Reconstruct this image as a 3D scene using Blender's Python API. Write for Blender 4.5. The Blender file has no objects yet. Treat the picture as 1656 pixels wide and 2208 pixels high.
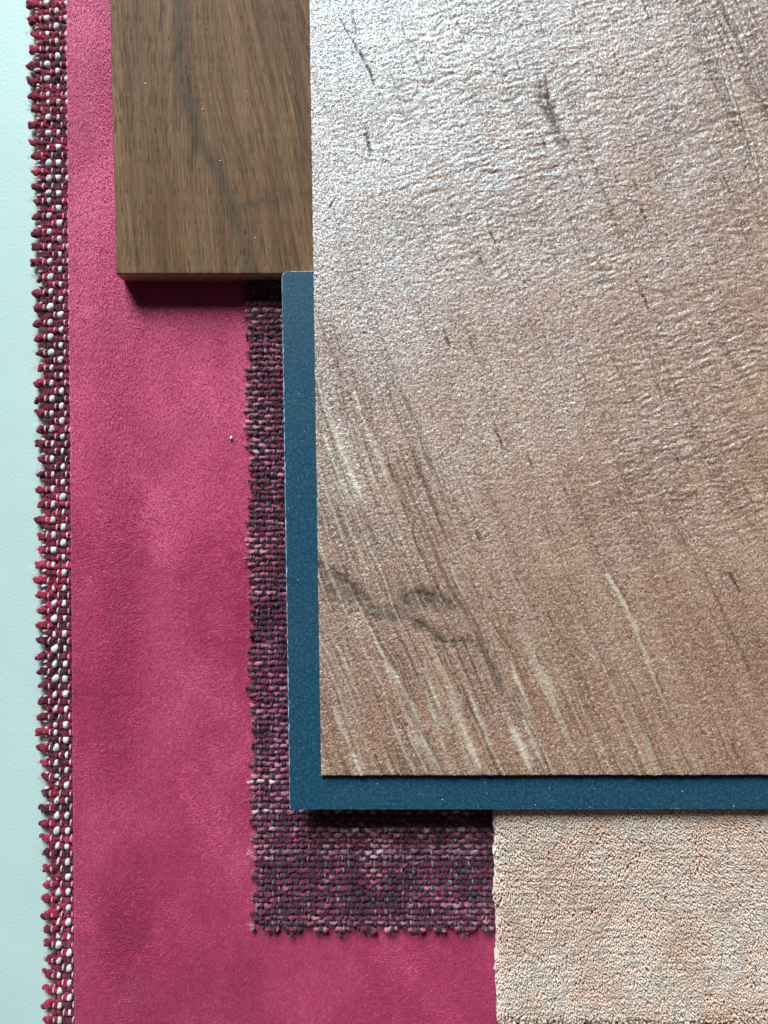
import bpy, math
import numpy as np
from mathutils import Matrix, Vector

# ------------------------------------------------------------------ units
MM = 0.001                       # everything below is laid out in millimetres
rng = np.random.default_rng(7)
scene = bpy.context.scene
col = scene.collection

# ------------------------------------------------------------------ camera
cam_d = bpy.data.cameras.new('camera')
cam = bpy.data.objects.new('camera', cam_d)
col.objects.link(cam)
cam.location = (0, 0, 182.4 * MM)
cam.rotation_euler = (0, 0, 0)
cam_d.sensor_fit = 'VERTICAL'
cam_d.sensor_height = 24
cam_d.lens = 24 * 182.4 / 249.3
cam_d.clip_start = 0.005
cam_d.clip_end = 20
scene.camera = cam

# ------------------------------------------------------------------ light
world = bpy.data.worlds.new('World')
scene.world = world
world.use_nodes = True
bg = world.node_tree.nodes['Background']
bg.inputs['Color'].default_value = (0.78, 0.90, 1.0, 1)
bg.inputs['Strength'].default_value = 0.06

def area_lamp(name, loc, target, sx, sy, power, color):
    d = bpy.data.lights.new(name, 'AREA')
    d.shape = 'RECTANGLE'
    d.size, d.size_y = sx, sy
    d.energy = power
    d.color = color
    o = bpy.data.objects.new(name, d)
    col.objects.link(o)
    o.location = loc
    v = Vector(target) - Vector(loc)
    o.rotation_euler = v.to_track_quat('-Z', 'Y').to_euler()
    return o
# daylight from one window beyond the top left of the samples
area_lamp('window_light', (-0.84, 2.83, 1.73), (0, 0, 0), 1.45, 1.7, 285, (0.79, 0.945, 1.0))

scene.view_settings.view_transform = 'Standard'
scene.view_settings.look = 'None'
scene.view_settings.gamma = 1
scene.view_settings.exposure = 0.0
scene.render.engine = 'CYCLES'
scene.cycles.max_bounces = 6

# ------------------------------------------------------------------ numeric noise
def _hash(ix, iy, seed):
    h = (ix.astype(np.int64) * 374761393 + iy.astype(np.int64) * 668265263 + seed * 974634777) & 0x7fffffff
    h = ((h ^ (h >> 13)) * 1274126177) & 0x7fffffff
    h = ((h ^ (h >> 16)) * 1103515245) & 0x7fffffff
    return ((h >> 8) & 0xffff) / 65535.0
def vnoise(x, y, seed=0):
    x = np.asarray(x, float); y = np.asarray(y, float)
    x, y = np.broadcast_arrays(x, y)
    ix = np.floor(x); iy = np.floor(y)
    fx = x - ix; fy = y - iy
    fx = fx * fx * (3 - 2 * fx); fy = fy * fy * (3 - 2 * fy)
    ix = ix.astype(np.int64); iy = iy.astype(np.int64)
    a = _hash(ix, iy, seed); b = _hash(ix + 1, iy, seed)
    c = _hash(ix, iy + 1, seed); d = _hash(ix + 1, iy + 1, seed)
    return (a * (1 - fx) + b * fx) * (1 - fy) + (c * (1 - fx) + d * fx) * fy * 1.0
def fbm(x, y, seed=0, octv=4, gain=0.5):
    s = 0; a = 1; t = 0
    for k in range(octv):
        s = s + a * vnoise(x * 2 ** k + 13.7 * k, y * 2 ** k - 7.3 * k, seed + k)
        t += a; a *= gain
    return s / t
def sstep(a, b, x):
    t = np.clip((x - a) / (b - a), 0, 1)
    return t * t * (3 - 2 * t)
def poly_dist(x, y, pts):
    """distance to a polyline and the position 0..1 along it"""
    best = np.full(x.shape, 1e9); along = np.zeros(x.shape)
    n = len(pts) - 1
    for k in range(n):
        (ax, ay), (bx, by) = pts[k], pts[k + 1]
        dx, dy = bx - ax, by - ay
        t = np.clip(((x - ax) * dx + (y - ay) * dy) / (dx * dx + dy * dy), 0, 1)
        d = np.hypot(x - ax - t * dx, y - ay - t * dy)
        m = d < best
        best = np.where(m, d, best); along = np.where(m, (k + t) / n, along)
    return best, along

# ------------------------------------------------------------------ mesh helpers
def np_mesh(name, verts, faces, mats, smooth=True, mat_idx=None, attrs=None):
    """verts in mm (n,3); faces (m,k) int array, or a list of such arrays"""
    if not isinstance(faces, list):
        faces = [faces]
    me = bpy.data.meshes.new(name)
    me.vertices.add(len(verts))
    me.vertices.foreach_set('co', (np.asarray(verts, np.float32) * MM).ravel())
    loops = np.concatenate([f.ravel() for f in faces]).astype(np.int32)
    tot = np.concatenate([np.full(len(f), f.shape[1], np.int32) for f in faces])
    start = np.concatenate([[0], np.cumsum(tot)[:-1]]).astype(np.int32)
    me.loops.add(len(loops))
    me.loops.foreach_set('vertex_index', loops)
    me.polygons.add(len(tot))
    me.polygons.foreach_set('loop_start', start)
    me.polygons.foreach_set('loop_total', tot)
    if mat_idx is not None:
        me.polygons.foreach_set('material_index', np.asarray(mat_idx, np.int32))
    me.polygons.foreach_set('use_smooth', np.full(len(tot), smooth, bool))
    for m in (mats if isinstance(mats, (list, tuple)) else [mats]):
        me.materials.append(m)
    for k, v in (attrs or {}).items():
        at = me.attributes.new(k, 'FLOAT', 'POINT')
        at.data.foreach_set('value', np.asarray(v, np.float32).ravel())
    me.update(calc_edges=True)
    me.validate()
    return me
def link(name, me, parent=None, **props):
    o = bpy.data.objects.new(name, me)
    col.objects.link(o)
    if parent is not None:
        o.parent = parent
        o.matrix_parent_inverse = Matrix.Translation(-parent.location)
    for k, v in props.items():
        o[k] = v
    return o
def thing(name, loc, label, category, group=None):
    o = bpy.data.objects.new(name, None)
    col.objects.link(o)
    o.location = Vector(loc) * MM
    o.empty_display_size = 0.01
    o['label'] = label; o['category'] = category
    if group: o['group'] = group
    return o
def grid(nu, nv):
    """index quads of a (nv, nu) vertex grid"""
    i = np.arange(nu * nv).reshape(nv, nu)
    return np.stack([i[:-1, :-1], i[:-1, 1:], i[1:, 1:], i[1:, :-1]], -1).reshape(-1, 4)
def skirt(nu, nv, off):
    """side quads between the rim of a top grid and a second grid that starts at off, and that grid's faces"""
    i = np.arange(nu * nv).reshape(nv, nu)
    rim = np.concatenate([i[0, :], i[1:, -1], i[-1, -2::-1], i[-2:0:-1, 0]])
    nx = np.roll(rim, -1)
    return rim, nx
def slab(name, corners, z0, topz, nu, nv, mats, edge_drop=0.25, attrs=None, waver=0.0, seed=3, smooth=True):
    """a board over a quadrilateral (bl, br, tr, tl): a relief top, a soft arris, sides and a bottom.
    topz(u, v, x, y) gives the height of the top; returns mesh"""
    bl, br, tr, tl = [np.array(c, float) for c in corners]
    W = np.linalg.norm(br - bl); Ht = np.linalg.norm(tl - bl)
    e = edge_drop
    def axis(n, L):
        a = np.linspace(e, L - e, n - 4)
        return np.concatenate([[0, e * 0.3], a, [L - e * 0.3, L]]) / L
    us, vs = axis(nu, W), axis(nv, Ht)
    U, V = np.meshgrid(us, vs)
    P = ((1 - U) * (1 - V))[..., None] * bl + (U * (1 - V))[..., None] * br + (U * V)[..., None] * tr + ((1 - U) * V)[..., None] * tl
    x, y = P[..., 0], P[..., 1]
    if waver:
        ed = np.minimum(np.minimum(U * W, (1 - U) * W), np.minimum(V * Ht, (1 - V) * Ht))
        f = np.exp(-ed / 0.6) * waver
        x = x + f * (fbm(x * 1.3, y * 1.3, seed) - .5) * 2
        y = y + f * (fbm(x * 1.3, y * 1.3, seed + 9) - .5) * 2
    z, extra = topz(U * W, V * Ht, x, y)
    du = np.minimum(U, 1 - U) * W; dv = np.minimum(V, 1 - V) * Ht
    dd = np.minimum(du, dv)
    z = z - e * 0.8 * (1 - np.sqrt(np.clip(1 - (1 - np.clip(dd / e, 0, 1)) ** 2, 0, 1)))
    top = np.stack([x, y, z], -1).reshape(-1, 3)
    n = nu * nv
    rim, nx = skirt(nu, nv, n)
    bot = top[rim].copy(); bot[:, 2] = z0
    nr = len(rim); b = n + np.arange(nr); bn = n + np.roll(np.arange(nr), -1)
    sides = np.stack([rim, b, bn, nx], -1)
    capc = np.array([[bot[:, 0].mean(), bot[:, 1].mean(), z0]])
    ci = n + nr
    cap = np.stack([b, np.full(nr, ci), bn], -1)
    verts = np.concatenate([top, bot, capc])
    at = {}
    for k, v in extra.items():
        v = v.ravel(); at[k] = np.concatenate([v, v[rim], [0]])
    g = grid(nu, nv)
    mi = np.concatenate([np.zeros(len(g)), np.ones(len(sides)), np.ones(len(cap))]) if len(mats) > 1 else None
    return np_mesh(name, verts, [g, sides, cap], mats, smooth, mi, at)

def tube(P, r, sides=7, ply=0.0, twist=2.0, ph=0.0, flat=0.85):
    """a closed yarn along P (n,3) with radius r (n,), optionally two-ply; returns verts, quads"""
    P = np.asarray(P, float); n = len(P)
    r = np.broadcast_to(np.asarray(r, float), (n,)).copy()
    T = np.gradient(P, axis=0); T /= np.linalg.norm(T, axis=1, keepdims=True) + 1e-9
    up = np.array([0, 0, 1.0])
    S = np.cross(T, up); S /= np.linalg.norm(S, axis=1, keepdims=True) + 1e-9
    N = np.cross(S, T)
    s = np.concatenate([[0], np.cumsum(np.linalg.norm(np.diff(P, axis=0), axis=1))])
    th = np.linspace(0, 2 * math.pi, sides, endpoint=False)[None, :]
    R = r[:, None] * (1 + ply * np.cos(2 * th - twist * s[:, None] + ph))
    V = P[:, None, :] + S[:, None, :] * (R * np.cos(th))[..., None] + N[:, None, :] * (R * np.sin(th) * flat)[..., None]
    i = np.arange(n * sides).reshape(n, sides)
    j = np.roll(i, -1, axis=1)
    q = np.stack([i[:-1], j[:-1], j[1:], i[1:]], -1).reshape(-1, 4)
    V = V.reshape(-1, 3)
    # ends closed by a point
    V = np.concatenate([V, [P[0] - T[0] * r[0] * .5], [P[-1] + T[-1] * r[-1] * .5]])
    a, b = n * sides, n * sides + 1
    c0 = np.stack([j[0], i[0], np.full(sides, a), np.full(sides, a)], -1)[:, :3]
    c1 = np.stack([i[-1], j[-1], np.full(sides, b)], -1)
    return V, q, np.concatenate([c0, c1])
def tubes_mesh(name, parts, mats):
    vs, qs, ts, off = [], [], [], 0
    for V, q, t in parts:
        vs.append(V); qs.append(q + off); ts.append(t + off); off += len(V)
    return np_mesh(name, np.concatenate(vs), [np.concatenate(qs), np.concatenate(ts)], mats)

# ------------------------------------------------------------------ materials
class NT:
    def __init__(self, name):
        self.m = bpy.data.materials.new(name); self.m.use_nodes = True
        self.t = self.m.node_tree; self.n = self.t.nodes
        self.b = self.n['Principled BSDF']
    def new(self, ty, **kw):
        o = self.n.new(ty)
        for k, v in kw.items():
            if k.startswith('i_'): o.inputs[k[2:].replace('_', ' ')].default_value = v
            else: setattr(o, k, v)
        return o
    def l(self, a, b): self.t.links.new(a, b)
    def set(self, **kw):
        for k, v in kw.items(): self.b.inputs[k.replace('_', ' ')].default_value = v
    def pos(self, scale=(1, 1, 1), rot=0):
        tc = self.new('ShaderNodeTexCoord'); mp = self.new('ShaderNodeMapping')
        mp.inputs['Scale'].default_value = scale; mp.inputs['Rotation'].default_value = (0, 0, rot)
        self.l(tc.outputs['Object'], mp.inputs['Vector'])
        return mp.outputs['Vector']
    def noise(self, scale, detail=3, rough=.5, vec=None, dist=0):
        o = self.new('ShaderNodeTexNoise'); o.inputs['Scale'].default_value = scale
        o.inputs['Detail'].default_value = detail; o.inputs['Roughness'].default_value = rough
        o.inputs['Distortion'].default_value = dist
        self.l(vec if vec is not None else self.pos(), o.inputs['Vector'])
        return o.outputs['Fac']
    def ramp(self, fac, stops, interp='LINEAR'):
        o = self.new('ShaderNodeValToRGB'); o.color_ramp.interpolation = interp
        cr = o.color_ramp
        while len(cr.elements) < len(stops): cr.elements.new(.5)
        for e, (p, c) in zip(cr.elements, stops):
            e.position = p; e.color = (*c, 1) if len(c) == 3 else c
        self.l(fac, o.inputs['Fac'])
        return o.outputs['Color']
    def mix(self, fac, a, b, mode='MIX'):
        o = self.new('ShaderNodeMix', data_type='RGBA', blend_type=mode)
        for s, v in ((o.inputs[0], fac), (o.inputs[6], a), (o.inputs[7], b)):
            if isinstance(v, (int, float)): s.default_value = v
            elif isinstance(v, tuple): s.default_value = (*v, 1)
            else: self.l(v, s)
        return o.outputs[2]
    def math(self, op, a, b=None):
        o = self.new('ShaderNodeMath', operation=op)
        for s, v in ((o.inputs[0], a), (o.inputs[1], b)):
            if v is None: continue
            if isinstance(v, (int, float)): s.default_value = v
            else: self.l(v, s)
        return o.outputs[0]
    def attr(self, name):
        o = self.new('ShaderNodeAttribute', attribute_name=name); return o.outputs['Fac']
    def bump(self, h, strength, dist_mm, prev=None):
        o = self.new('ShaderNodeBump'); o.inputs['Strength'].default_value = strength
        o.inputs['Distance'].default_value = dist_mm * MM
        self.l(h, o.inputs['Height'])
        if prev is not None: self.l(prev, o.inputs['Normal'])
        return o.outputs['Normal']
    def color(self, c): self.l(c, self.b.inputs['Base Color'])
    def normal(self, n): self.l(n, self.b.inputs['Normal'])

def m_table():
    k = NT('pale_mint_tabletop')
    c = k.ramp(k.noise(60, 4), [(.3, (.525, .64, .59)), (.7, (.555, .675, .62))])
    c = k.mix(k.ramp(k.noise(420, 5, .7), [(.62, (0, 0, 0)), (.72, (.16, .16, .16))]), c, (.43, .53, .49))
    c = k.mix(k.ramp(k.noise(1, 3, .6, k.pos((900, 60, 1), .5)), [(.66, (0, 0, 0)), (.74, (.14, .14, .14))]), c, (.66, .76, .72))
    k.color(c); k.set(Roughness=.5)
    k.normal(k.bump(k.noise(1400, 4, .65), .45, .14))
    return k.m
def m_yarn(name, dark, mid, light, rough=.92, scale=900, sheen=.25, streak=.5):
    k = NT(name)
    n1 = k.noise(scale, 4, .65)
    oi = k.new('ShaderNodeObjectInfo')
    f = k.math('ADD', n1, k.math('MULTIPLY', k.math('SUBTRACT', oi.outputs['Random'], .5), .16))
    f = k.math('ADD', f, k.math('MULTIPLY', k.math('SUBTRACT', k.noise(scale * .28, 2), .5), streak))
    k.color(k.ramp(f, [(.30, dark), (.52, mid), (.72, light)]))
    k.set(Roughness=rough, Sheen_Weight=sheen, Sheen_Roughness=.5)
    k.b.inputs['Specular IOR Level'].default_value = .3 if rough < .6 else .12
    k.normal(k.bump(k.noise(4200, 3, .6), .9, .22))
    return k.m
def m_suede_base():
    k = NT('raspberry_suede_ground')
    k.color(k.ramp(k.noise(700, 4), [(.3, (.34, .018, .075)), (.7, (.50, .035, .13))]))
    k.set(Roughness=.9, Sheen_Weight=.3)
    return k.m
def m_suede_nap():
    k = NT('raspberry_suede_nap')
    f = k.attr('tone')
    big = k.noise(1, 4, .6, k.pos((46, 24, 1)))
    c = k.ramp(f, [(0, (.43, .026, .078)), (.6, (.66, .062, .152)), (1, (.85, .145, .265))])
    c = k.mix(k.math('MULTIPLY', k.math('SUBTRACT', big, .35), .8), c, (.29, .012, .062))
    k.color(c)
    k.set(Roughness=.62, Sheen_Weight=.8, Sheen_Roughness=.35, Sheen_Tint=(1, .72, .95, 1))
    k.b.inputs['Specular IOR Level'].default_value = .8
    k.b.inputs['Specular Tint'].default_value = (1, .55, .82, 1)
    return k.m
def m_wood_top():
    k = NT('walnut_face')
    ring = k.attr('ring'); pore = k.attr('pore'); smoke = k.attr('smoke')
    fib = k.noise(1, 3, .6, k.pos((4800, 260, 1)))
    c = k.ramp(ring, [(0, (.152, .070, .033)), (.45, (.230, .113, .055)), (1, (.315, .168, .085))])
    c = k.mix(k.ramp(fib, [(.35, (0, 0, 0)), (.7, (.8, .8, .8))]), c, (.11, .055, .027))
    c = k.mix(k.math('MULTIPLY', smoke, .75), c, (.085, .056, .038))
    c = k.mix(k.math('MULTIPLY', pore, .72), c, (.042, .027, .017))
    k.color(c); k.set(Roughness=.62)
    k.b.inputs['Specular IOR Level'].default_value = .12
    k.normal(k.bump(fib, .35, .10))
    return k.m
def m_wood_side():
    k = NT('walnut_end_grain')
    k.color(k.ramp(k.noise(1, 4, .6, k.pos((500, 500, 2500))), [(.3, (.30, .165, .09)), (.7, (.48, .29, .175))]))
    k.set(Roughness=.6)
    return k.m
def m_blue():
    k = NT('petrol_blue_laminate')
    n = k.noise(1500, 4, .7)
    c = k.ramp(n, [(.34, (.006, .037, .068)), (.52, (.014, .066, .110)), (.70, (.048, .138, .195))])
    c = k.mix(k.math('MULTIPLY', k.math('SUBTRACT', k.noise(90, 3), .4), .7), c, (.010, .054, .105))
    sp = k.ramp(k.noise(2600, 2, .5), [(.735, (0, 0, 0)), (.79, (1, 1, 1))])
    clump = k.ramp(k.noise(110, 3), [(.42, (0, 0, 0)), (.62, (1, 1, 1))])
    c = k.mix(k.math('MULTIPLY', k.math('MULTIPLY', sp, clump), .55), c, (.25, .46, .55))
    c = k.mix(k.ramp(k.noise(1, 4, .65, k.pos((60, 260, 1), .3)), [(.55, (0, 0, 0)), (.75, (.35, .35, .35))]), c, (.032, .095, .145))
    k.color(c); k.l(k.ramp(k.noise(55, 4, .6), [(.35, (.40,) * 3), (.65, (.58,) * 3)]), k.b.inputs['Roughness'])
    k.b.inputs['Specular IOR Level'].default_value = .35
    k.normal(k.bump(n, .35, .08))
    return k.m
def m_blue_edge():
    k = NT('worn_laminate_edge')
    c = k.ramp(k.noise(1100, 4, .65), [(.42, (.02, .10, .17)), (.56, (.42, .60, .66))])
    k.color(c); k.set(Roughness=.55)
    k.normal(k.bump(k.noise(1800, 3), .5, .15))
    return k.m
def m_copper():
    k = NT('copper_leaf_veneer')
    warm = k.attr('warm'); ash = k.attr('ash'); pale = k.attr('pale'); dark = k.attr('dark')
    c = k.ramp(warm, [(0, (.37, .132, .066)), (.45, (.56, .228, .122)), (1, (.73, .375, .24))])
    cx_ = k.new('ShaderNodeCombineXYZ')
    k.l(k.attr('grain_across'), cx_.inputs[0]); k.l(k.math('MULTIPLY', k.attr('grain_along'), .38), cx_.inputs[1])
    s1 = k.noise(2300, 3, .75); s2 = k.noise(2.9, 3, .7, cx_.outputs[0])
    msk = k.ramp(k.noise(70, 3, .6), [(.35, (.30, .30, .30)), (.62, (.62, .62, .62))])
    sp = k.mix(msk, s1, s2)
    sp = k.math('ADD', k.math('MULTIPLY', k.math('SUBTRACT', sp, .5), 1.35), .5)
    c = k.mix(k.ramp(sp, [(.38, (.92, .92, .92)), (.54, (0, 0, 0))]), c, (.15, .062, .032))
    c = k.mix(k.ramp(k.noise(2700, 2, .6), [(.52, (0, 0, 0)), (.68, (.85, .85, .85))]), c, (.94, .66, .45))
    c = k.mix(k.math('MULTIPLY', ash, k.ramp(sp, [(.35, (1, 1, 1)), (.65, (.5, .5, .5))])), c, (.15, .125, .105))
    c = k.mix(k.math('MULTIPLY', pale, k.ramp(sp, [(.3, (.3, .3, .3)), (.6, (1, 1, 1))])), c, (.95, .74, .55))
    c = k.mix(k.math('MINIMUM', k.math('MULTIPLY', dark, 1.25), 1.0), c, (.060, .028, .014))
    k.color(c)
    k.set(Metallic=.0, Roughness=.42, IOR=2.5, Specular_Tint=(.54, .86, 1, 1), Coat_Weight=1, Coat_Roughness=.42, Coat_IOR=1.75)
    k.b.inputs['Specular IOR Level'].default_value = .5
    b = k.bump(sp, 1.0, .20)
    b = k.bump(k.noise(1300, 2, .6), .7, .20, b)
    k.l(b, k.b.inputs['Coat Normal'])
    pit = k.ramp(sp, [(.38, (.08,) * 3), (.57, (1, 1, 1))])
    gloss = k.math('MULTIPLY', pit, k.math('SUBTRACT', 1.0, k.math('MINIMUM', k.math('MULTIPLY', k.math('ADD', dark, k.math('MULTIPLY', ash, .6)), 1.1), .92)))
    k.l(gloss, k.b.inputs['Coat Weight']); k.l(k.math('MULTIPLY', gloss, .85), k.b.inputs['Specular IOR Level'])
    k.normal(b)
    return k.m
def m_copper_side():
    k = NT('veneer_cut_edge')
    k.color(k.ramp(k.noise(1500, 3), [(.3, (.09, .05, .03)), (.7, (.25, .15, .10))])); k.set(Roughness=.7)
    return k.m
def m_pile():
    k = NT('blush_carpet_pile')
    f = k.attr('tone')
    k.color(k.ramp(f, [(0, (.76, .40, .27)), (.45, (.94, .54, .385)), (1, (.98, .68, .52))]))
    k.normal(k.bump(k.noise(3600, 3, .7), .5, .08))
    k.set(Roughness=.5, Sheen_Weight=.3, Sheen_Roughness=.4)
    k.b.inputs['Specular IOR Level'].default_value = .15
    k.b.inputs['Subsurface Weight'].default_value = .6
    k.b.inputs['Subsurface Radius'].default_value = (1, .7, .5)
    k.b.inputs['Subsurface Scale'].default_value = .0016
    return k.m
def m_backing():
    k = NT('carpet_backing')
    k.color(k.ramp(k.noise(1, 4, .6, k.pos((900, 300, 900))), [(.3, (.33, .24, .17)), (.7, (.56, .44, .34))])); k.set(Roughness=.9)
    k.normal(k.bump(k.noise(1300, 3), .6, .3))
    return k.m
def m_plain(name, c, rough=.6):
    k = NT(name); k.set(Base_Color=(*c, 1), Roughness=rough); return k.m

# ================================================================== the setting
tb = np.array([[-400, -400, 0], [400, -400, 0], [400, 400, 0], [-400, 400, 0],
               [-400, -400, -18], [400, -400, -18], [400, 400, -18], [-400, 400, -18]], float)
tf = np.array([[0, 1, 2, 3], [7, 6, 5, 4], [0, 4, 5, 1], [1, 5, 6, 2], [2, 6, 7, 3], [3, 7, 4, 0]])
link('tabletop', np_mesh('tabletop', tb, tf, m_table(), False), kind='structure')

# ================================================================== woven swatches
def path_through(xs, zc, amp, cross, phase):
    """height of a yarn that goes over and under: cross = crossing positions, phase = +1/-1 at each"""
    return zc + amp * np.interp(xs, cross, phase)
def smooth_wave(xs, cross, phase):
    # cosine interpolation between the crossings
    k = np.clip(np.searchsorted(cross, xs) - 1, 0, len(cross) - 2)
    t = np.clip((xs - cross[k]) / (cross[k + 1] - cross[k]), 0, 1)
    t = .5 - .5 * np.cos(math.pi * t)
    return phase[k] * (1 - t) + phase[k + 1] * t

# ---- red tweed along the left, its left edge cut with pinking shears
red_mats = [m_yarn('red_bouclé_yarn', (.05, .002, .010), (.25, .004, .030), (.45, .020, .075), scale=420, streak=.9),
            m_yarn('wine_bouclé_yarn', (.04, .002, .009), (.21, .004, .024), (.42, .018, .060), scale=420, streak=.9)]
white_yarn = m_yarn('off_white_yarn', (.36, .36, .37), (.60, .60, .60), (.80, .78, .76), .8, 1100, .2, .5)
ink_yarn = m_yarn('ink_yarn', (.012, .010, .014), (.03, .022, .03), (.10, .08, .09), .7, 900)
rose_yarn = m_yarn('thin_rose_yarn', (.42, .20, .24), (.66, .42, .47), (.8, .66, .7), .6, 900, .2, .3)

red = thing('tweed_fabric_swatch', (-81, 0, 0), 'red and white tweed fabric strip with zigzag cut edge beside the mint tabletop', 'fabric swatch')
RT, RB = 152.0, -152.0
def suede_left(y): return -76.05 + (124.6 - y) / 249.3 * 1.95
def red_left(y):      # mean position of the cut edge, leaning right towards the bottom
    return -84.9 + (124.6 - y) / 249.3 * 3.6 + .35 * math.sin(y * .045)
def red_edge(y):      # zigzag
    t = (y / 3.66 + .06 * math.sin(y * .31)) % 1.0
    return red_left(y) + 2.6 * (abs(t - .5) * 2) ** .9 - 1.1
pitch = 1.83
wy = np.arange(RB, RT, pitch)
nw = len(wy)
wy = wy + rng.uniform(-.12, .12, nw)
lean = lambda y: (124.6 - y) / 249.3 * 3.2
wx0 = -83.7 + np.arange(0, 5)[:, None] * 2.42 + np.array([0, .86, 1.55])[None, :]
wx0 = wx0.ravel()
ph0 = np.array([(k % 2) for k in range(5)])[:, None].repeat(3, 1)
ph0[:, 1] = 1 - ph0[:, 1]
ph0 = ph0.ravel()
for i, y in enumerate(wy):
    x0 = red_edge(y) - rng.uniform(-.3, .7)
    x1 = suede_left(y) + 4.2
    xs = np.arange(x0, x1, .27)
    cx = wx0 + lean(y)
    cross = np.concatenate([[cx[0] - 1], cx, [cx[-1] + 1]])
    p = np.where((ph0 + i) % 2 == 0, 1.0, -1.0)
    p[1::3] *= .2
    p = np.concatenate([[0], p, [0]])
    z = 1.15 + .38 * smooth_wave(xs, cross, p)
    s = fbm(xs * .55 + i * 7.1, np.full_like(xs, i * 3.3), 21, 2)
    P = np.stack([xs, y + .60 * (fbm(xs * .45, np.full_like(xs, i * 1.7), 5, 2) - .5) * 2 + .10 * np.sin(xs * 1.3 + i), z], -1)
    r = .45 + .32 * s
    r[:2] *= [.8, .95]
    tw = 2.1 + .5 * (s - .5); ph_ = rng.uniform(0, 6)
    parts = []
    for q in (0, 1):
        aa = tw * (xs - xs[0]) + ph_ + q * math.pi
        off = np.stack([0 * xs, (.40 + .16 * s) * np.cos(aa), .26 * np.sin(aa)], -1)
        cut = 0 if q == 0 else int(rng.integers(0, 4))
        parts.append(tube((P + off)[cut:], r[cut:], 8, .14, 5.0, rng.uniform(0, 6), .9))
    link('weft_yarn', tubes_mesh('weft_yarn', parts, red_mats[int(rng.random() < .42)]), red)
for k, x in enumerate(wx0):
    kind = k % 3
    ys = np.arange(RB, RT, .30)
    xs = x + lean(ys) + .18 * (fbm(ys * .3, np.full_like(ys, k * 5.0), 8, 2) - .5) * 2
    edge = np.array([red_edge(v) for v in ys])
    p = np.where((ph0[k] + np.arange(nw)) % 2 == 0, -1.0, 1.0)
    # in places the yarn keeps step with its neighbours instead of alternating
    zone = vnoise(ys * .035, np.full_like(ys, 3.3), 71)
    w0 = smooth_wave(ys, wy, p); w1 = smooth_wave(ys, wy, np.where(np.arange(nw) % 2 == 0, -1., 1.))
    wv = np.where(zone > .58, w1 if kind == 0 else -w1, w0)
    wv = np.clip(1.35 * wv, -1, 1)
    z = 1.15 + (.84, .74, .60)[kind] * wv + (0, .12, 0)[kind]
    rr = (.44, .19, .32)[kind]
    slub = fbm(ys * .42, np.full_like(ys, k * 9.0), 31, 2)
    r = rr * (.30 + 1.25 * slub) if kind == 0 else rr * (.8 + .4 * slub)
    if kind == 0:
        r = r * (1 + .35 * np.clip(wv, 0, 1))
    ok = xs > edge + .35
    parts, a = [], 0
    while a < len(ys):
        if not ok[a]: a += 1; continue
        b = a
        while b < len(ys) and ok[b]: b += 1
        if b - a >= 4:
            parts.append(tube(np.stack([xs[a:b], ys[a:b], z[a:b]], -1), r[a:b], 8, (.16, .1, .16)[kind], 3.4, k, .6))
        a = b
    link('warp_yarn', tubes_mesh('warp_yarn', parts, (white_yarn, rose_yarn, ink_yarn)[kind]), red)

def fuzz_mesh(name, roots, dirs, length, rad, mat, curl=.5, zlift=.3):
    parts = []
    for (x, y, z), a in zip(roots, dirs):
        L = rng.uniform(*length); n = 6
        t = np.linspace(0, 1, n)
        b = a + rng.normal(0, curl) * t
        P = np.stack([x + np.cumsum(np.cos(b)) * L / n, y + np.cumsum(np.sin(b)) * L / n,
                      z + zlift * np.sin(t * 3) * rng.uniform(-.3, 1)], -1)
        parts.append(tube(P, rad * np.linspace(1, .5, n), 3))
    return tubes_mesh(name, parts, mat)
fy = rng.uniform(RB, RT, 520)
roots = [(red_edge(v) + rng.uniform(-.3, .7), v, rng.uniform(.5, 1.5)) for v in fy]
link('frayed_fibre', fuzz_mesh('frayed_fibre', roots, rng.normal(math.pi, .7, 520), (.8, 2.2), .028,
     m_plain('red_lint', (.42, .10, .14)), .9), red, kind='stuff')
for (x, y, n_) in ((-85.3, 99.3, 26), (-81.6, -62.3, 22), (-80.2, -117, 26), (-84.4, 20.5, 12), (-84.6, -14, 10)):
    rts = [(x + rng.normal(.9, .5), y + rng.normal(0, .5), rng.uniform(.4, 1.2)) for _ in range(n_)]
    link('lint_tuft', fuzz_mesh('lint_tuft', rts, rng.normal(math.pi * .95, .5, n_), (1.0, 2.6), .035,
         m_plain('pale_lint', (.74, .72, .72)), 1.2), red, kind='stuff')

# ---- raspberry suede sheet, draped over the strip's right margin
suede = thing('suede_sheet', (0, 0, 0), 'raspberry pink suede sheet lying under all the other samples', 'suede sheet')
ST, SB = 158.0, -158.0
def suede_z(x, y):
    d = x - suede_left(y)
    return 1.0 + 1.85 * (1 - sstep(5, 19, d)) + .06 * (fbm(x * .08, y * .08, 4) - .5)
us = np.concatenate([[0, .12], np.arange(.5, 30, .8), np.arange(30, 200, 4)])
vs = np.arange(SB, ST + 1, 2.0)
Y = vs[:, None] + 0 * us[None, :]
X = suede_left(Y) + us[None, :] + .05 * np.sin(Y * .9) * (us[None, :] < .3)
Z = suede_z(X, Y); Z[:, 0] -= .1
nu, nv = len(us), len(vs)
top = np.stack([X, Y, Z], -1).reshape(-1, 3)
rim, nx = skirt(nu, nv, 0)
bot = top.copy(); bot[:, 2] -= .8
g = grid(nu, nv)
sides = np.stack([rim, rim + nu * nv, nx + nu * nv, nx], -1)
link('backing', np_mesh('backing', np.concatenate([top, bot]), [g, g[:, ::-1] + nu * nv, sides], m_suede_base()), suede)

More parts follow.
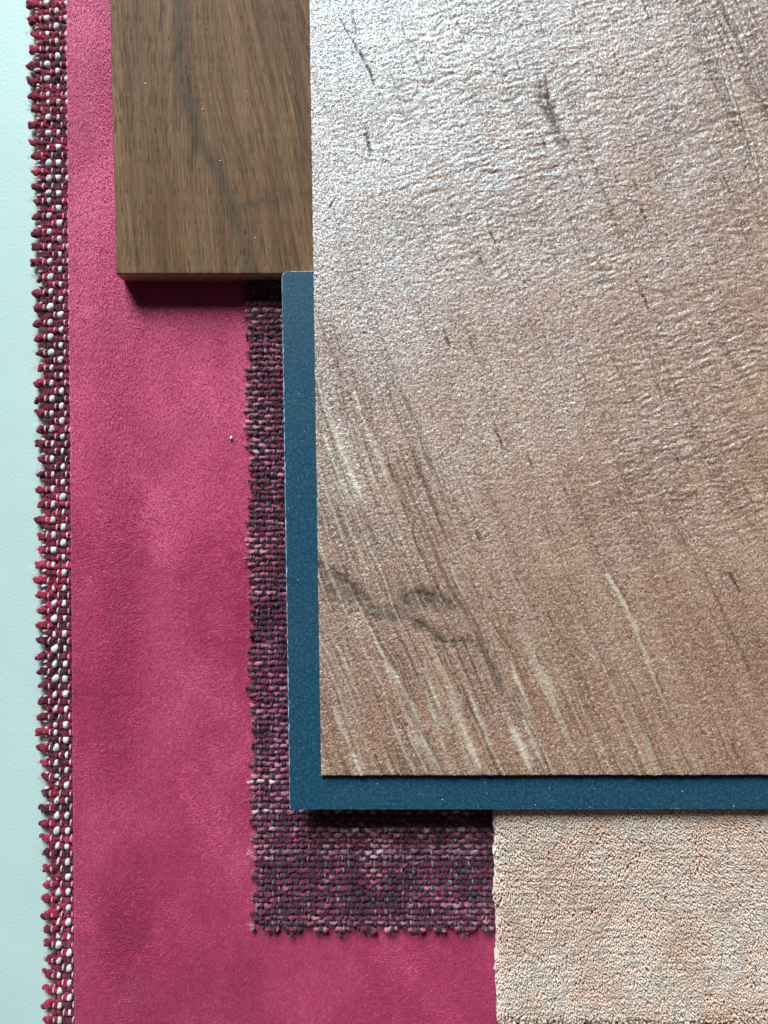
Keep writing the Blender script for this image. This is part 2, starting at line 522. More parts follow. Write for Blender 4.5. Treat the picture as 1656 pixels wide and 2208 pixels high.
def nap(n, x, y, ang, length, width, lift, zfun, tone):
    """one sliver per fibre"""
    ca, sa = np.cos(ang), np.sin(ang)
    z = zfun(x, y)
    roll = rng.normal(0, .22, n)
    bx, by = -sa * width * .5, ca * width * .5
    bz = roll * width * .5
    A = np.stack([x - bx, y - by, z + .02 - bz], -1)
    B = np.stack([x + bx, y + by, z + .02 + bz], -1)
    C = np.stack([x + ca * length, y + sa * length, z + lift], -1)
    V = np.stack([A, B, C], 1).reshape(-1, 3)
    F = np.arange(3 * n).reshape(-1, 3)
    T = np.stack([tone * .8, tone * .8, np.clip(tone + .15, 0, 1)], 1).ravel()
    return V, F, T
n = 560000
x = rng.uniform(-76, 32, n); y = rng.uniform(-152, 150, n)
m = (x > suede_left(y) + .02) & ((x < -24) | (y < -64)) & ~((x > -60) & (y > 62)) & ~((x > -31) & (y > -100) & (x < 26))
x, y = x[m], y[m]; n = len(x)
flow = 2.4 * (fbm(x * .05, y * .05, 61, 3) - .5) * 2 + 1.9 * (fbm(x * .35, y * .35, 71, 2) - .5)
# brushed away from the window over most of the sheet, and back across near the lower end
turn = sstep(0, -70, y + .35 * x + 40 * (fbm(x * .03, y * .03, 81, 3) - .5))
ang = -1.45 + .62 * flow + 2.7 * turn + rng.normal(0, .50, n)
brush = .55 * fbm(x * .06 + 40, y * .04, 77, 4) + .45 * fbm(x * .11, y * .07, 78, 4)
brush = brush - .14 * np.exp(-(((x + 40) / 4) ** 2 + ((y - 37) / 4.5) ** 2)) - .07 * np.exp(-((x + 39.2) / .8) ** 2) * sstep(-110, -95, y) * sstep(-60, -80, y)
tone = np.clip(.55 + rng.normal(0, .13, n) + (brush - .5) * 1.9, 0, 1)
V, F, T = nap(n, x, y, ang, rng.uniform(.45, 1.0, n), rng.uniform(.15, .26, n), rng.uniform(.05, .24, n), suede_z, tone)
link('nap', np_mesh('nap', V, F, m_suede_nap(), False, None, {'tone': T}), suede, kind='stuff')

# ---- plum tweed under the blue panel
plum = thing('plum_fabric_swatch', (0, -20, 1.0), 'dark plum and black woven fabric with frayed edges under the blue panel', 'fabric swatch')
plum_weft = [m_yarn('plum_weft_yarn', (.065, .005, .020), (.27, .026, .075), (.58, .19, .26), scale=480, streak=1.1),
             m_yarn('rose_weft_yarn', (.12, .018, .048), (.40, .11, .175), (.72, .46, .50), scale=480, streak=1.1),
             m_yarn('wine_weft_yarn', (.05, .005, .02), (.22, .022, .07), (.50, .15, .22), scale=480, streak=1.1)]
plum_warp = [m_yarn('charcoal_warp_yarn', (.004, .004, .006), (.012, .011, .015), (.07, .068, .07), .42, 900),
             m_yarn('slate_warp_yarn', (.010, .010, .013), (.045, .046, .050), (.33, .33, .33), .42, 900)]  # lightest slate tone paints the threads' glints into their colour
PT, PB = 56.0, -99.5
def plum_left(y): return -33.1 + (50 - y) / 150 * 1.9 + .4 * math.sin(y * .2)
def plum_edge(y): return plum_left(y) + 1.5 * (abs(((y / 4.5) % 1) - .5) * 2) - .6
def plum_bottom(x): return PB - 2.5 + 2.7 * (abs((((x + 1) / 5.8 + .08 * math.sin(x * .5)) % 1) - .5) * 2)
PR = 28.3
pp = 1.42
py = np.arange(PB - 2.4, PT, pp); npw = len(py); py = py + rng.uniform(-.15, .15, npw)
pw = np.arange(-33.0, PR, 1.42)
pwx = np.concatenate([[a - .20, a + .20] for a in pw])
pph = np.repeat(np.arange(len(pw)) % 2, 2)
plean = lambda y: (50 - y) / 150 * 1.9 - 1.0
pz = 1.75
for i, y in enumerate(py):
    xs = np.arange(plum_edge(y) - rng.uniform(0, .7), PR - .2, .25)
    keep = np.array([y > plum_bottom(v) for v in xs])
    cx = pwx + plean(y)
    cross = np.concatenate([[cx[0] - 1], cx, [cx[-1] + 1]])
    p = np.concatenate([[0], np.where((pph + i) % 2 == 0, 1., -1.), [0]])
    z = pz + .36 * smooth_wave(xs, cross, p)
    s = np.clip(fbm(xs * .35 + i * 3.1, np.full_like(xs, i * 2.3), 44, 3) + rng.uniform(-.16, .16), .1, 1)
    P = np.stack([xs, y + .58 * (fbm(xs * .4, np.full_like(xs, i * 1.7), 6, 2) - .5) * 2, z], -1)
    r = .30 + .44 * s
    parts, a = [], 0
    while a < len(xs):
        if not keep[a]: a += 1; continue
        b = a
        while b < len(xs) and keep[b]: b += 1
        if b - a >= 4: parts.append(tube(P[a:b], r[a:b], 7, .22, 4.2, rng.uniform(0, 6), .7))
        a = b
    if parts:
        q = rng.random()
        link('weft_yarn', tubes_mesh('weft_yarn', parts, plum_weft[0 if q < .5 else (1 if q < .62 else 2)]), plum)
for k, x in enumerate(pwx):
    ys = np.arange(PB - 2.4, PT, .38)
    xs = x + plean(ys) + .46 * (fbm(ys * .3, np.full_like(ys, k * 5.0), 9, 2) - .5) * 2
    ok = (ys > np.array([plum_bottom(v) - rng.uniform(0, .9) for v in xs])) & (xs > np.array([plum_edge(v) for v in ys]) + .2)
    z = pz + .66 * smooth_wave(ys, py, np.where((pph[k] + np.arange(npw)) % 2 == 0, -1., 1.))
    slub = fbm(ys * .3, np.full_like(ys, k * 9.0), 33, 2)
    r = .25 * (.75 + .5 * slub)
    parts, a = [], 0
    while a < len(ys):
        if not ok[a]: a += 1; continue
        b = a
        while b < len(ys) and ok[b]: b += 1
        if b - a >= 4: parts.append(tube(np.stack([xs, ys, z], -1)[a:b], r[a:b], 5, .0, 3.0, k, .9))
        a = b
    if parts:
        link('warp_yarn', tubes_mesh('warp_yarn', parts, plum_warp[int(rng.random() < .5)]), plum)
fy = rng.uniform(PB, PT, 260)
roots = [(plum_edge(v) + rng.uniform(-.4, .6), v, rng.uniform(1.4, 2.3)) for v in fy]
dirs = list(rng.normal(math.pi, .8, 260))
fx = rng.uniform(-31, 27, 150)
roots += [(v, plum_bottom(v) + rng.uniform(-.3, .6), rng.uniform(1.3, 2.2)) for v in fx]
dirs += list(rng.normal(-math.pi / 2, .8, 150))
link('frayed_fibre', fuzz_mesh('frayed_fibre', roots, dirs, (.7, 2.0), .026, m_plain('plum_lint', (.46, .18, .26)), 1.0), plum, kind='stuff')
rts = [(-31.3 + rng.normal(0, .3), -99.8 + rng.normal(0, .3), rng.uniform(1.4, 2.2)) for _ in range(14)] + \
      [(-32.0 + rng.normal(.3, .3), -82.2 + rng.normal(0, .3), rng.uniform(1.4, 2.2)) for _ in range(12)]
link('lint_tuft', fuzz_mesh('lint_tuft', rts, rng.normal(math.pi, .6, len(rts)), (.8, 2.2), .04, m_plain('rose_lint', (.70, .50, .54)), 1.0), plum, kind='stuff')

# ---- the fine hairs that stand off the yarns of both woven swatches
def m_hair(name, lo, hi):
    k = NT(name)
    k.color(k.ramp(k.attr('tone'), [(0, lo), (1, hi)])); k.set(Roughness=.8, Sheen_Weight=.4)
    k.b.inputs['Specular IOR Level'].default_value = .1
    return k.m
n = 26000
y = rng.uniform(RB, RT, n); x = suede_left(y) - rng.uniform(.0, 11.2, n)
m = x > np.array([red_edge(v) for v in y]) - .3
x, y = x[m], y[m]; n = len(x)
V, F, T = nap(n, x, y, rng.uniform(0, 6.28, n), rng.uniform(.5, 1.5, n), rng.uniform(.04, .09, n), rng.uniform(-.1, .35, n),
              lambda a_, b_: 1.55 + rng.uniform(-.2, .42, n), np.clip(rng.normal(.4, .25, n), 0, 1))
link('yarn_hair', np_mesh('yarn_hair', V, F, m_hair('red_yarn_hair', (.16, .004, .02), (.62, .10, .16)), False, None, {'tone': T}), red, kind='stuff')
n = 60000
x = rng.uniform(-34, PR, n); y = rng.uniform(PB - 2.5, PT, n)
m = (x > np.array([plum_edge(v) for v in y]) - .2) & (y > np.array([plum_bottom(v) for v in x]) - .2) & ((x < -19) | (y < -64))
x, y = x[m], y[m]; n = len(x)
V, F, T = nap(n, x, y, rng.uniform(0, 6.28, n), rng.uniform(.5, 1.5, n), rng.uniform(.04, .08, n), rng.uniform(-.1, .3, n),
              lambda a_, b_: 2.15 + rng.uniform(-.2, .36, n), np.clip(rng.normal(.35, .28, n), 0, 1))
link('yarn_hair', np_mesh('yarn_hair', V, F, m_hair('plum_yarn_hair', (.08, .008, .026), (.46, .16, .22)), False, None, {'tone': T}), plum, kind='stuff')

# ================================================================== carpet sample
carpet = thing('carpet_sample', (60, -90, 1.0), 'blush beige cut pile carpet sample at the lower right, partly under the blue panel', 'carpet sample')
CL, CR, CT, CB = 26.0, 128.0, 10.0, -120.4
def carpet_left(y): return 26.15 + (-72 - y) / 50 * 1.15 + .18 * np.sin(y * .8) + .15 * np.sin(y * 2.3)
def base_top(u, v, x, y): return 2.9 + .1 * (fbm(x * .8, y * .8, 12) - .5), {}
link('backing', slab('backing', [(CL + 1.0, CB), (CR, CB), (CR, CT), (CL - .6, CT)], 1.05, base_top, 60, 70, [m_backing()], .2, waver=.25), carpet)
sp = .43
gx, gy = np.meshgrid(np.arange(CL - 1, 101, sp), np.arange(CB, -60, sp))
gx = gx.ravel() + rng.uniform(-.2, .2, gx.size); gy = gy.ravel() + rng.uniform(-.2, .2, gy.size)
m = (gx > carpet_left(gy)); gx, gy = gx[m], gy[m]
nt = len(gx)
edge_l = np.clip(1 - (gx - carpet_left(gy)) / 1.8, 0, 1)
edge_b = np.clip(1 - (gy - CB) / 3.0, 0, 1)
la = -1.6 + 2.6 * (fbm(gx * .06, gy * .06, 88, 3) - .5) + 3.0 * (fbm(gx * .30, gy * .30, 89, 2) - .5)
ln = .5 + .9 * fbm(gx * .2, gy * .2, 90, 2)
tx = np.cos(la) * ln + rng.normal(0, .12, nt) - edge_l * .25
ty = np.sin(la) * ln + rng.normal(0, .12, nt) - edge_b * rng.uniform(0, 1.2, nt)
hz = 6.55 + .75 * sstep(-71.5, -67, gy) + .20 * (fbm(gx * .35, gy * .35, 92, 3) - .5) * 2 + .05 * np.sin(gy * 3.6 + .4 * np.sin(gx * .2)) + rng.normal(0, .045, nt) - edge_l ** 2 * .8 - edge_b ** 2 * rng.uniform(0, 3.0, nt)
hz = np.minimum(hz, 7.35)
tn = np.clip(.60 + rng.normal(0, .10, nt) + (fbm(gx * .10, gy * .10, 95, 3) - .5) * 1.1, .2, 1)
NS = 5
th = np.linspace(0, 2 * math.pi, NS, endpoint=False)
el = rng.uniform(.8, 1.35, nt); ea = rng.uniform(0, math.pi, nt)
def ring(rad, zz, f):
    ex = np.cos(th)[None] * rad[:, None] * el[:, None]; ey = np.sin(th)[None] * rad[:, None] / el[:, None]
    qx = ex * np.cos(ea)[:, None] - ey * np.sin(ea)[:, None]; qy = ex * np.sin(ea)[:, None] + ey * np.cos(ea)[:, None]
    return np.stack([gx[:, None] + tx[:, None] * f + qx, gy[:, None] + ty[:, None] * f + qy, np.repeat(zz[:, None], NS, 1)], -1)
rad = rng.uniform(.26, .36, nt)
V = np.concatenate([ring(rad * .8, np.full(nt, 2.8), 0), ring(rad, 2.8 + (hz - 2.8) * .80, .62), ring(rad * .72, hz - .16, .92),
                    np.stack([gx + tx, gy + ty, hz], -1)[:, None, :]], 1)
nv_ = 3 * NS + 1
V = V.reshape(-1, 3)
o = (np.arange(nt) * nv_)[:, None]
k0 = np.arange(NS); k1 = np.roll(k0, -1)
Q = np.concatenate([np.stack([o + k0 + r_ * NS, o + k1 + r_ * NS, o + k1 + (r_ + 1) * NS, o + k0 + (r_ + 1) * NS], -1).reshape(-1, 4) for r_ in (0, 1)])
C3 = np.stack([o + k0 + 2 * NS, o + k1 + 2 * NS, np.broadcast_to(o + 3 * NS, (nt, NS))], -1).reshape(-1, 3)
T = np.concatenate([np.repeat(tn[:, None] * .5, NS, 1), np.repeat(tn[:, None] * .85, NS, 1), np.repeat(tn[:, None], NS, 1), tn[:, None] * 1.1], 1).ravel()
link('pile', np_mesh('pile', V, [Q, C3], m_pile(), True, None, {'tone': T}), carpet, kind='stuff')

# ================================================================== walnut block
def wood_top(u, v, x, y):
    # u to the right, v up from the lower left corner
    bend = 2.2 * (fbm(u * .06, v * .03, 201, 2) - .5)
    band = [(15.5, 66), (16.5, 44), (19.5, 32), (25, 22), (28.2, 12), (30.5, 4), (31.2, -2)]
    d, al = poly_dist(u + 1.2 * (fbm(u * .2, v * .1, 203, 3) - .5) * 2, v, band)
    limb, al2 = poly_dist(u, v + 1.5 * (fbm(u * .2, v * .2, 206, 3) - .5) * 2, [(28.5, 14.5), (34, 16.5), (40, 18), (48, 19.5), (60, 23)])
    left, al3 = poly_dist(u + 1.5 * (fbm(u * .2, v * .06, 204, 3) - .5) * 2, v, [(5.4, 90), (5, 40), (6, 18), (7, -2)])
    smoke = 1.0 * np.exp(-(d / 1.9) ** 2) * (.6 + .7 * fbm(u * .5, v * .15, 205, 3))
    for dd_, am_ in ((4.2, .38), (7.0, .30), (10.0, .22)):
        smoke = np.maximum(smoke, am_ * np.exp(-((d - dd_ - .8 * fbm(u * .3, v * .1, 212, 2)) / .55) ** 2))
    smoke = np.maximum(smoke, .95 * np.exp(-(limb / 1.4) ** 2) * (.3 + .9 * fbm(u * .5, v * .5, 207, 3)))
    smoke = np.maximum(smoke, .55 * np.exp(-(left / 1.3) ** 2) * (.3 + fbm(u * .6, v * .08, 208, 3)))
    smoke = np.maximum(smoke, .8 * (fbm(u * .35, v * .035, 209, 3) - .52).clip(0) * 2)
    side = np.sign(u - np.interp(v, [p[1] for p in band][::-1], [p[0] for p in band][::-1]))
    tilt = np.where(side > 0, .16, .03) * sstep(0, 10, np.abs(d)) + .03
    g = u + tilt * v + bend
    ring = fbm(g * .55, v * .018, 210, 4, .65)
    ring = np.clip((ring - .5) * 1.7 + .5 + .9 * (fbm(g * 2.6, v * .022, 211, 2) - .5), 0, 1)
    p1 = vnoise(g * 6.5, v * .20, 220) ; p2 = vnoise(g * 5.0 + 9, v * .42, 221)
    dens = .715 + .1 * (fbm(u * .12, v * .08, 222, 2) - .5) - .05 * sstep(20, 40, u)
    pore = np.maximum(sstep(dens, dens + .14, p1), sstep(dens + .04, dens + .16, p2))
    pore = pore * (.45 + .55 * vnoise(g * 1.3, v * .1, 223))
    knot = poly_dist(u, v, [(17.3, 48.0), (18.2, 42.0)])[0]
    pore = np.maximum(pore, np.exp(-(knot / .32) ** 2) * sstep(.35, .6, vnoise(u * 1.0, v * 1.6, 224)))
    return 7.4 - .10 * pore, {'ring': ring, 'pore': pore, 'smoke': np.clip(smoke, 0, 1)}
wood = link('walnut_block', slab('walnut_block', [(-62.6, 55.6), (4, 55.6), (4, 156), (-64.9, 156)], 1.12, wood_top, 600, 300,
       [m_wood_top(), m_wood_side()], .28), label='brown walnut wood block at the top, beside the copper coloured panel', category='wood block')

# ================================================================== blue panel
def rounded(x0, y0, x1, y1, r, shear, step=.5):
    pts = []
    for (cx, cy, a0) in ((x1 - r, y0 + r, -90), (x1 - r, y1 - r, 0), (x0 + r, y1 - r, 90), (x0 + r, y0 + r, 180)):
        rr = r if a0 != 180 else .25
        ccx = cx if a0 != 180 else x0 + rr; ccy = cy if a0 != 180 else y0 + rr
        for a in np.linspace(a0, a0 + 90, 9):
            pts.append((ccx + rr * math.cos(math.radians(a)), ccy + rr * math.sin(math.radians(a))))
    out = []
    for k in range(len(pts)):
        a, b = np.array(pts[k]), np.array(pts[(k + 1) % len(pts)])
        n_ = max(1, int(np.linalg.norm(b - a) / step))
        out += [a + (b - a) * t / n_ for t in range(n_)]
    o_ = np.array(out)
    o_[:, 0] += (y0 - o_[:, 1]) * shear
    return o_
blue = thing('blue_panel', (50, 0, 7.4), 'thin petrol blue laminate panel with worn pale edge under the copper coloured panel', 'panel')
bo = rounded(-21.9, -69.1, 140, 55.9, 1.6, .0150)
bo[:, 1] += (bo[:, 0] + 22) * .0016
zb0, zb1 = 7.42, 8.7
nb_ = len(bo); c = bo.mean(0)
nrm = np.roll(bo, -1, 0) - np.roll(bo, 1, 0); nrm = np.stack([nrm[:, 1], -nrm[:, 0]], -1); nrm /= np.linalg.norm(nrm, axis=1, keepdims=True)
chip = .13 + .16 * np.clip(fbm(bo[:, 0] * .9, bo[:, 1] * .9, 300, 3) - .45, 0, 1) * 3
r0 = np.concatenate([bo - nrm * chip[:, None] * 0, np.full((nb_, 1), zb0)], 1)
r1 = np.concatenate([bo, np.full((nb_, 1), zb1 - .22)], 1)
r2 = np.concatenate([bo - nrm * (chip * .45)[:, None], np.full((nb_, 1), zb1 - .05)], 1)
r3 = np.concatenate([bo - nrm * chip[:, None], np.full((nb_, 1), zb1)], 1)
i = np.arange(nb_); j = np.roll(i, -1)
tri_top = np.stack([i, j, np.full(nb_, nb_)], -1)
tri_bot = np.stack([j + nb_ + 1, i + nb_ + 1, np.full(nb_, 2 * nb_ + 1)], -1)
V = np.concatenate([r3, [[*c, zb1]], r0, [[*c, zb0]]])
link('face', np_mesh('face', V, [tri_top, tri_bot], m_blue(), False), blue)
V = np.concatenate([r0, r1, r2, r3])
Q = np.concatenate([np.stack([i + k * nb_, j + k * nb_, j + (k + 1) * nb_, i + (k + 1) * nb_], -1) for k in range(3)])
link('worn_edge', np_mesh('worn_edge', V, Q, m_blue_edge()), blue, label='pale worn edge of the blue panel')

# ================================================================== copper panel
def K(pts):   # feature points given as mm right of / above the panel's lower left corner
    return pts
cracks = [  # points, half width, depth, dark, pale
    ([(6.8, 174.5), (10.6, 168), (12.9, 164), (15.9, 156.5)], .30, .22, .9, .2),
    ([(53.8, 161), (55.3, 153.5), (56.8, 147.4)], .50, .20, .55, .0),
    ([(39.4, 129.2), (41.6, 123.2), (43.6, 118.9)], .22, .18, .8, .5),
    ([(75.4, 130.7), (77.3, 126.5)], .35, .2, .9, 0),
    ([(72.7, 117), (75.4, 111.3), (77.3, 106.5)], .26, .2, .95, 0),
    ([(77.3, 95.9), (80.6, 83.8)], .26, .15, .6, 0),
    ([(10.6, 83.8), (16.7, 71.7), (22.7, 53.5), (28.8, 40)], .22, .22, .8, .2),
    ([(40.9, 81.5), (43.2, 74.7)], .22, .2, .9, 0),
    ([(31.8, 52), (35.6, 44.4), (38.6, 36.8), (44, 29)], .26, .2, .7, .3),
    ([(65.9, 48.9), (71.2, 39.8), (77.3, 23.2), (81, 14)], .40, .16, .5, .7),
    ([(3.6, 130.7), (5.3, 133)], .22, .15, .95, 0),
    ([(76.5, 178.8), (78, 174.4)], .26, .2, .9, 0),
    ([(94.7, 167.1), (99.2, 149), (103, 136.8)], .30, .2, .6, .1),
    ([(0, 108), (6, 92), (14, 68), (22, 46)], .22, .18, .6, .2),
    ([(2, 98), (10, 72), (18, 52), (26, 38)], .20, .16, .55, .3),
    ([(0, 80), (8, 60), (16, 42)], .22, .16, .6, .4),
    ([(52, 104), (58, 88), (64, 70)], .18, .14, .5, .1),
    ([(88, 178), (95, 160), (101, 140)], .22, .16, .5, .2),
    ([(60, 178), (66, 160)], .2, .14, .5, 0), ([(20, 176), (27, 158)], .2, .14, .45, 0),
]
pales = [([(16.7, 24.7), (21.2, 15.6), (25.8, 2)], .55), ([(24.2, 26.2), (28, 12.6), (30.3, 9.5)], .75),
         ([(23, 22), (26, 14), (29, 5)], .5), ([(29.5, 20.1), (33.3, 9.5), (37.1, .5)], .75), ([(34.8, 17.9), (39.4, 5)], .55),
         ([(40.9, 18.6), (46.2, 6.5), (48.5, .5)], .8), ([(4.5, 29.2), (8.3, 20.1)], .28), ([(20, 11), (24.5, .5)], .5),
         ([(3, 15.6), (6.8, 6.5)], .5), ([(7.2, 4.6), (9.8, -.6)], 1.1), ([(47, 12.6), (52.3, .4)], .5), ([(12, 34), (17, 22)], .3),
         ([(44, 26), (50, 10)], .4), ([(66.5, 46), (72, 36), (77, 24)], .55), ([(39.3, 129.4), (41.0, 125)], .5),
         ([(0, 92), (6, 74), (12, 60)], .6), ([(2, 78), (9, 58)], .6), ([(9, 88), (17, 66)], .4), ([(28, 52), (36, 36)], .4)]
ashes = [([(1, 46.5), (4, 44), (7, 41.5)], 1.3, .8), ([(0, 48.6), (6, 45.6), (11, 41), (14, 37.5)], .9, 1.0),
         ([(16.5, 37.5), (20, 37.5), (23, 35.5)], 1.2, .9), ([(20, 41.2), (26, 41.2), (30.5, 38.8)], 1.1, 1.0),
         ([(23, 35.2), (28, 32), (31.5, 30), (34.5, 31)], .8, 1.0), ([(36, 31), (41, 24), (46, 14)], .9, .45),
         ([(52.6, 158), (55.8, 150), (58, 145)], 1.0, .7)]
veins = [[(0, 41), (3, 39.8), (4.5, 40.6), (7, 38.2), (10, 37.4), (13, 36.6), (16, 35.2)], [(20, 41.6), (23, 42.2), (26, 41.6), (29, 41.3), (32, 38.4)],
         [(22.5, 35.6), (25, 34.2), (27, 32.2), (29.5, 30.6), (31.5, 30.8), (34, 31.4)], [(4, 46.8), (7, 44.6), (9.5, 42), (12, 40)]]
browns = [([(23.5, 126.2), (31, 127.5), (38.6, 130.7)], .8), ([(60, 150), (68, 153)], .7), ([(70, 140), (84, 146)], .8), ([(3, 140), (9, 143)], .6),
          ([(74, 122), (90, 127)], .9), ([(40, 100), (52, 104)], 1.2), ([(85, 72), (100, 74)], .9), ([(60, 60), (74, 66)], 1.3)]
def copper_top(u, v, x, y):
    wob = 1.6 * (fbm(u * .07, v * .045, 401, 3) - .5) * 2 + .35 * (fbm(u * .4, v * .2, 402, 3) - .5) * 2
    fan = .43 + .0016 * (40 - u) * sstep(20, 120, v) * -1
    g = u + fan * v + wob                       # constant along the grain
    t = v - .20 * u + 1.7 * (fbm(u * .22, v * .22, 403, 4) - .5) * 2   # constant along a wrinkle
    # where the grain shows as long ridges, where as cross wrinkles
    wedge = sstep(118, 70, v + 1.3 * u - 20) * .9 + .75 * sstep(84, 98, u) * sstep(112, 150, v) + .3
    wedge = np.clip(wedge * (.5 + fbm(g * .12, v * .03, 404, 2)), 0, 1.2)
    cross = np.clip(.25 + .9 * sstep(48, 80, u) * sstep(45, 70, v) * sstep(130, 95, v) + .75 * sstep(95, 150, v) * sstep(10, 30, u), 0, 1)
    cross = cross * (.35 + 1.0 * fbm(u * .13, v * .13, 405, 4))
    ridge = fbm(g * 1.05, v * .05, 410, 4, .62) - .5
    fine = fbm(g * 3.0, v * .22, 411, 2) - .5
    wr = vnoise(u * .22, t * 1.15, 412) * .6 + vnoise(u * .42 + 5, t * 2.1, 413) * .4 - .5
    wr2 = vnoise(u * .5, t * 2.6, 414) - .5
    mott = fbm(u * 1.6, v * 1.6, 415, 3, .7) - .5
    h = .30 * wedge * ridge + .10 * (.4 + wedge) * fine + .16 * cross * wr + .17 * cross * wr2 + .16 * mott
    h = h + .35 * (fbm(u * .05, v * .05, 416, 2) - .5)
    dark = np.zeros_like(u); pale = np.zeros_like(u); ash = np.zeros_like(u)
    for k, (pts, hw, dep, dk, pl) in enumerate(cracks):
        jx = .25 * (fbm(u * 1.1, v * 1.1, 420 + k, 2) - .5) * 2
        d, al = poly_dist(u + jx, v, pts)
        taper = np.sin(math.pi * np.clip(al, .02, .98)) ** .5
        w_ = hw * (.35 + .9 * vnoise(al * 9 + k * 3, u * 0, 430)) * taper + .05
        gsh = np.exp(-(d / w_) ** 2)
        br = sstep(.25, .6, vnoise(al * 14 + k * 7, u * .6, 431))
        h = h - dep * gsh
        dark = np.maximum(dark, gsh * dk * (.25 + .75 * br))
        d2, _ = poly_dist(u + jx + hw * 1.6, v, pts)
        pale = np.maximum(pale, pl * np.exp(-(d2 / (w_ * .9)) ** 2))
        h = h + dep * .5 * np.exp(-(d2 / (w_ * 1.2)) ** 2)
    for k, (pts, hw) in enumerate(pales):
        d, al = poly_dist(u + .3 * (fbm(u * .9, v * .5, 440 + k, 2) - .5) * 2, v, pts)
        taper = np.sin(math.pi * np.clip(al * .9 + .08, .02, .98)) ** .7
        w_ = hw * taper * (.4 + 1.0 * vnoise(al * 7 + k, u * 0, 441)) + .03
        q = np.exp(-(d / w_) ** 2)
        pale = np.maximum(pale, 1.15 * q * (.35 + .75 * sstep(.3, .65, vnoise(g * 2.6, v * .16, 442))))
        h = h + .12 * q
    for k, (pts, hw, am) in enumerate(ashes):
        d, al = poly_dist(u + 1.2 * (fbm(u * .35, v * .35, 450 + k, 4) - .5) * 2, v + 1.6 * (fbm(u * .4, v * .4, 455 + k, 4) - .5) * 2, pts)
        e_ = fbm(u * .8, v * .8, 460 + k, 4, .65)
        q = np.exp(-(d / (hw * 1.45)) ** 2) * am
        ash = np.maximum(ash, np.clip(1.3 * q * (.25 + 1.9 * sstep(.35, .62, e_)), 0, 1))
        rim_ = np.exp(-((d - hw * .75) / .32) ** 2) * sstep(.50, .66, e_)
        dark = np.maximum(dark, rim_ * .6 * am)
        h = h - .05 * q + .10 * (e_ - .5) * q - .03 * rim_
    for k, pts in enumerate(veins):
        d, al = poly_dist(u + .7 * (fbm(u * 1.5, v * 1.5, 500 + k, 4, .7) - .5) * 2, v + .9 * (fbm(u * 1.4, v * 1.4, 505 + k, 4, .7) - .5) * 2, pts)
        w_ = .10 + .30 * sstep(.4, .8, vnoise(al * 8, u * 0 + k, 510))
        q = np.exp(-(d / w_) ** 2)
        dark = np.maximum(dark, .8 * q * sstep(.2, .5, vnoise(u * 1.2, v * 1.2, 511))); h = h - .05 * q
    # thin dark lines along the grain
    ln_ = sstep(.70, .84, vnoise(g * 2.3, v * .045, 492)) * (vnoise(g * .7, v * .02, 493) > .35)
    ln2 = sstep(.70, .80, vnoise(g * 3.1 + 4, v * .07, 494))
    gl = np.clip(wedge - .22, 0, 1)
    pl_ = sstep(.70, .86, vnoise(g * 2.1 + 9, v * .04, 497)) * gl * sstep(90, 60, v)
    pale = np.maximum(pale, .55 * pl_); h = h + .05 * pl_
    dark = np.maximum(dark, np.clip(.48 * ln_ * gl + .40 * ln2 * gl, 0, .55)); h = h - .08 * ln_ * gl
    warm = np.clip(.5 + .6 * (fbm(u * .055, v * .055, 470, 4) - .5) + .9 * (fbm(g * .5, v * .04, 471, 3) - .5) + .9 * wr * cross + .8 * ridge * wedge, 0, 1)
    for k, (pts, hw) in enumerate(browns):
        d, al = poly_dist(u, v + 1.0 * (fbm(u * .4, v * .4, 480 + k, 3) - .5) * 2, pts)
        warm = warm * (1 - .75 * np.exp(-(d / hw) ** 2) * fbm(u * .7, v * .7, 482, 3) * 1.4)
    tick = sstep(.88, .94, vnoise(g * 2.6, v * .11, 490)) * sstep(.45, .65, vnoise(u * .25, v * .25, 491))
    tick2 = sstep(.74, .86, vnoise(g * 3.4 + 3, v * .032, 495)) * sstep(.38, .58, vnoise(g * .4, v * .03, 496))
    dark = np.maximum(dark, np.maximum(.65 * tick, .38 * tick2)); h = h - .09 * tick - .06 * tick2
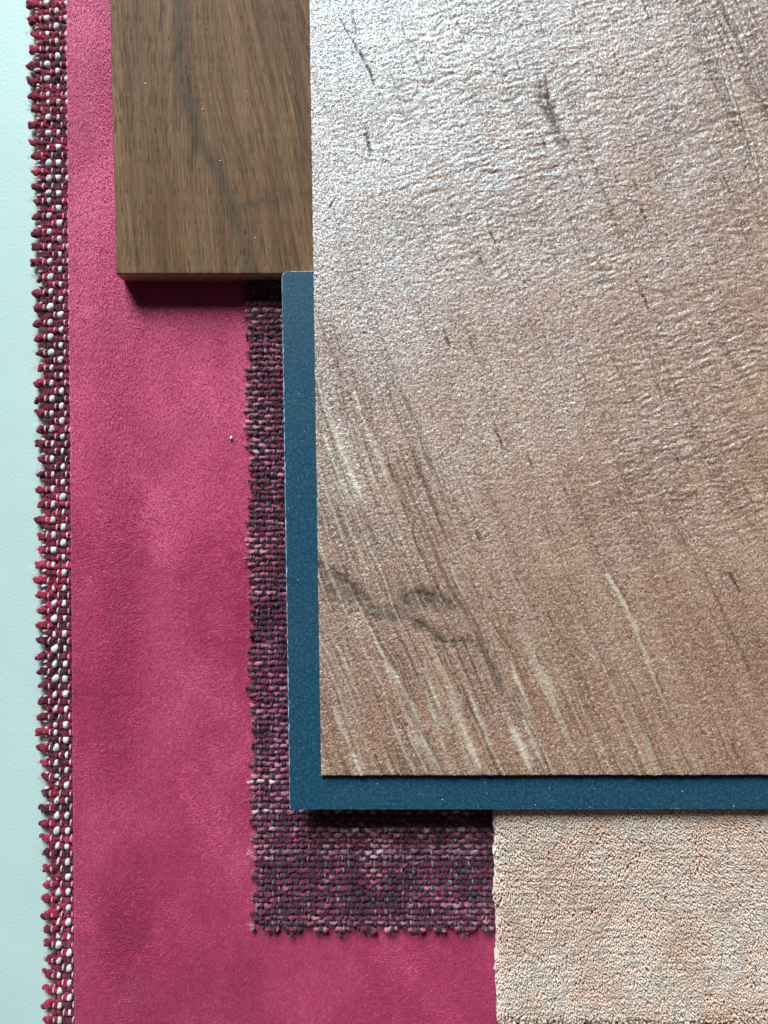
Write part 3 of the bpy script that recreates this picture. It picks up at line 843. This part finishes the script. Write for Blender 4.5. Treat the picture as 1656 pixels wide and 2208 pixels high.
    return 9.85 + h * 1.1, {'grain_across': g, 'grain_along': v, 'warm': np.clip(warm, 0, 1), 'ash': ash, 'pale': np.clip(pale, 0, 1), 'dark': np.clip(dark, 0, 1)}
link('copper_panel', slab('copper_panel', [(-14.5, -60.75), (122, -60.5), (119.5, 150), (-17.7, 150)], 8.74, copper_top, 520, 800,
     [m_copper(), m_copper_side()], .16, waver=.10),
     label='large copper coloured veneer panel with rough metallic grain lying on the blue panel', category='veneer panel')

# ================================================================== dust
specks = []
def speck(x, y, z, r):
    ph = np.linspace(0, 2 * math.pi, 6, endpoint=False)
    k = r * rng.uniform(.7, 1.2, 6)
    st = rng.uniform(.6, 1.6); a = rng.uniform(0, 3.1)
    px_, py_ = np.cos(ph) * k * st, np.sin(ph) * k
    qx, qy = px_ * math.cos(a) - py_ * math.sin(a), px_ * math.sin(a) + py_ * math.cos(a)
    specks.append(np.concatenate([np.stack([x + qx, y + qy, np.full(6, z)], -1), [[x, y, z + r * .9], [x, y, z - r * .2]]]))
speck(-36.9, 17.9, 1.45, .42)
for (x, y) in ((-32.4, 98.2), (-42.5, 94), (-30, 64), (-27.5, 60.5), (-56, 100), (-26, 106), (-38, 82)):
    speck(x + rng.normal(0, .3), y, 7.4, rng.uniform(.12, .26))
for _ in range(26):
    speck(rng.uniform(-14, 88), rng.uniform(-68.5, -62), 8.7, rng.uniform(.05, .13))
for _ in range(16):
    speck(rng.uniform(-23, -18), rng.uniform(-66, 52), 8.7, rng.uniform(.05, .11))
for _ in range(22):
    speck(rng.uniform(-94, -87), rng.uniform(-124, 124), .02, rng.uniform(.05, .14))
for _ in range(30):
    speck(rng.uniform(-74, -34), rng.uniform(-122, 50), 1.3, rng.uniform(.05, .10))
V = np.concatenate(specks); Fs = []
for k in range(len(specks)):
    for q in range(6):
        Fs.append((k * 8 + q, k * 8 + (q + 1) % 6, k * 8 + 6)); Fs.append((k * 8 + (q + 1) % 6, k * 8 + q, k * 8 + 7))
link('dust', np_mesh('dust', V, np.array(Fs), m_plain('white_dust', (.78, .78, .76))), kind='stuff',
     label='tiny white dust specks scattered over the tabletop, wood, suede and blue panel', category='dust')
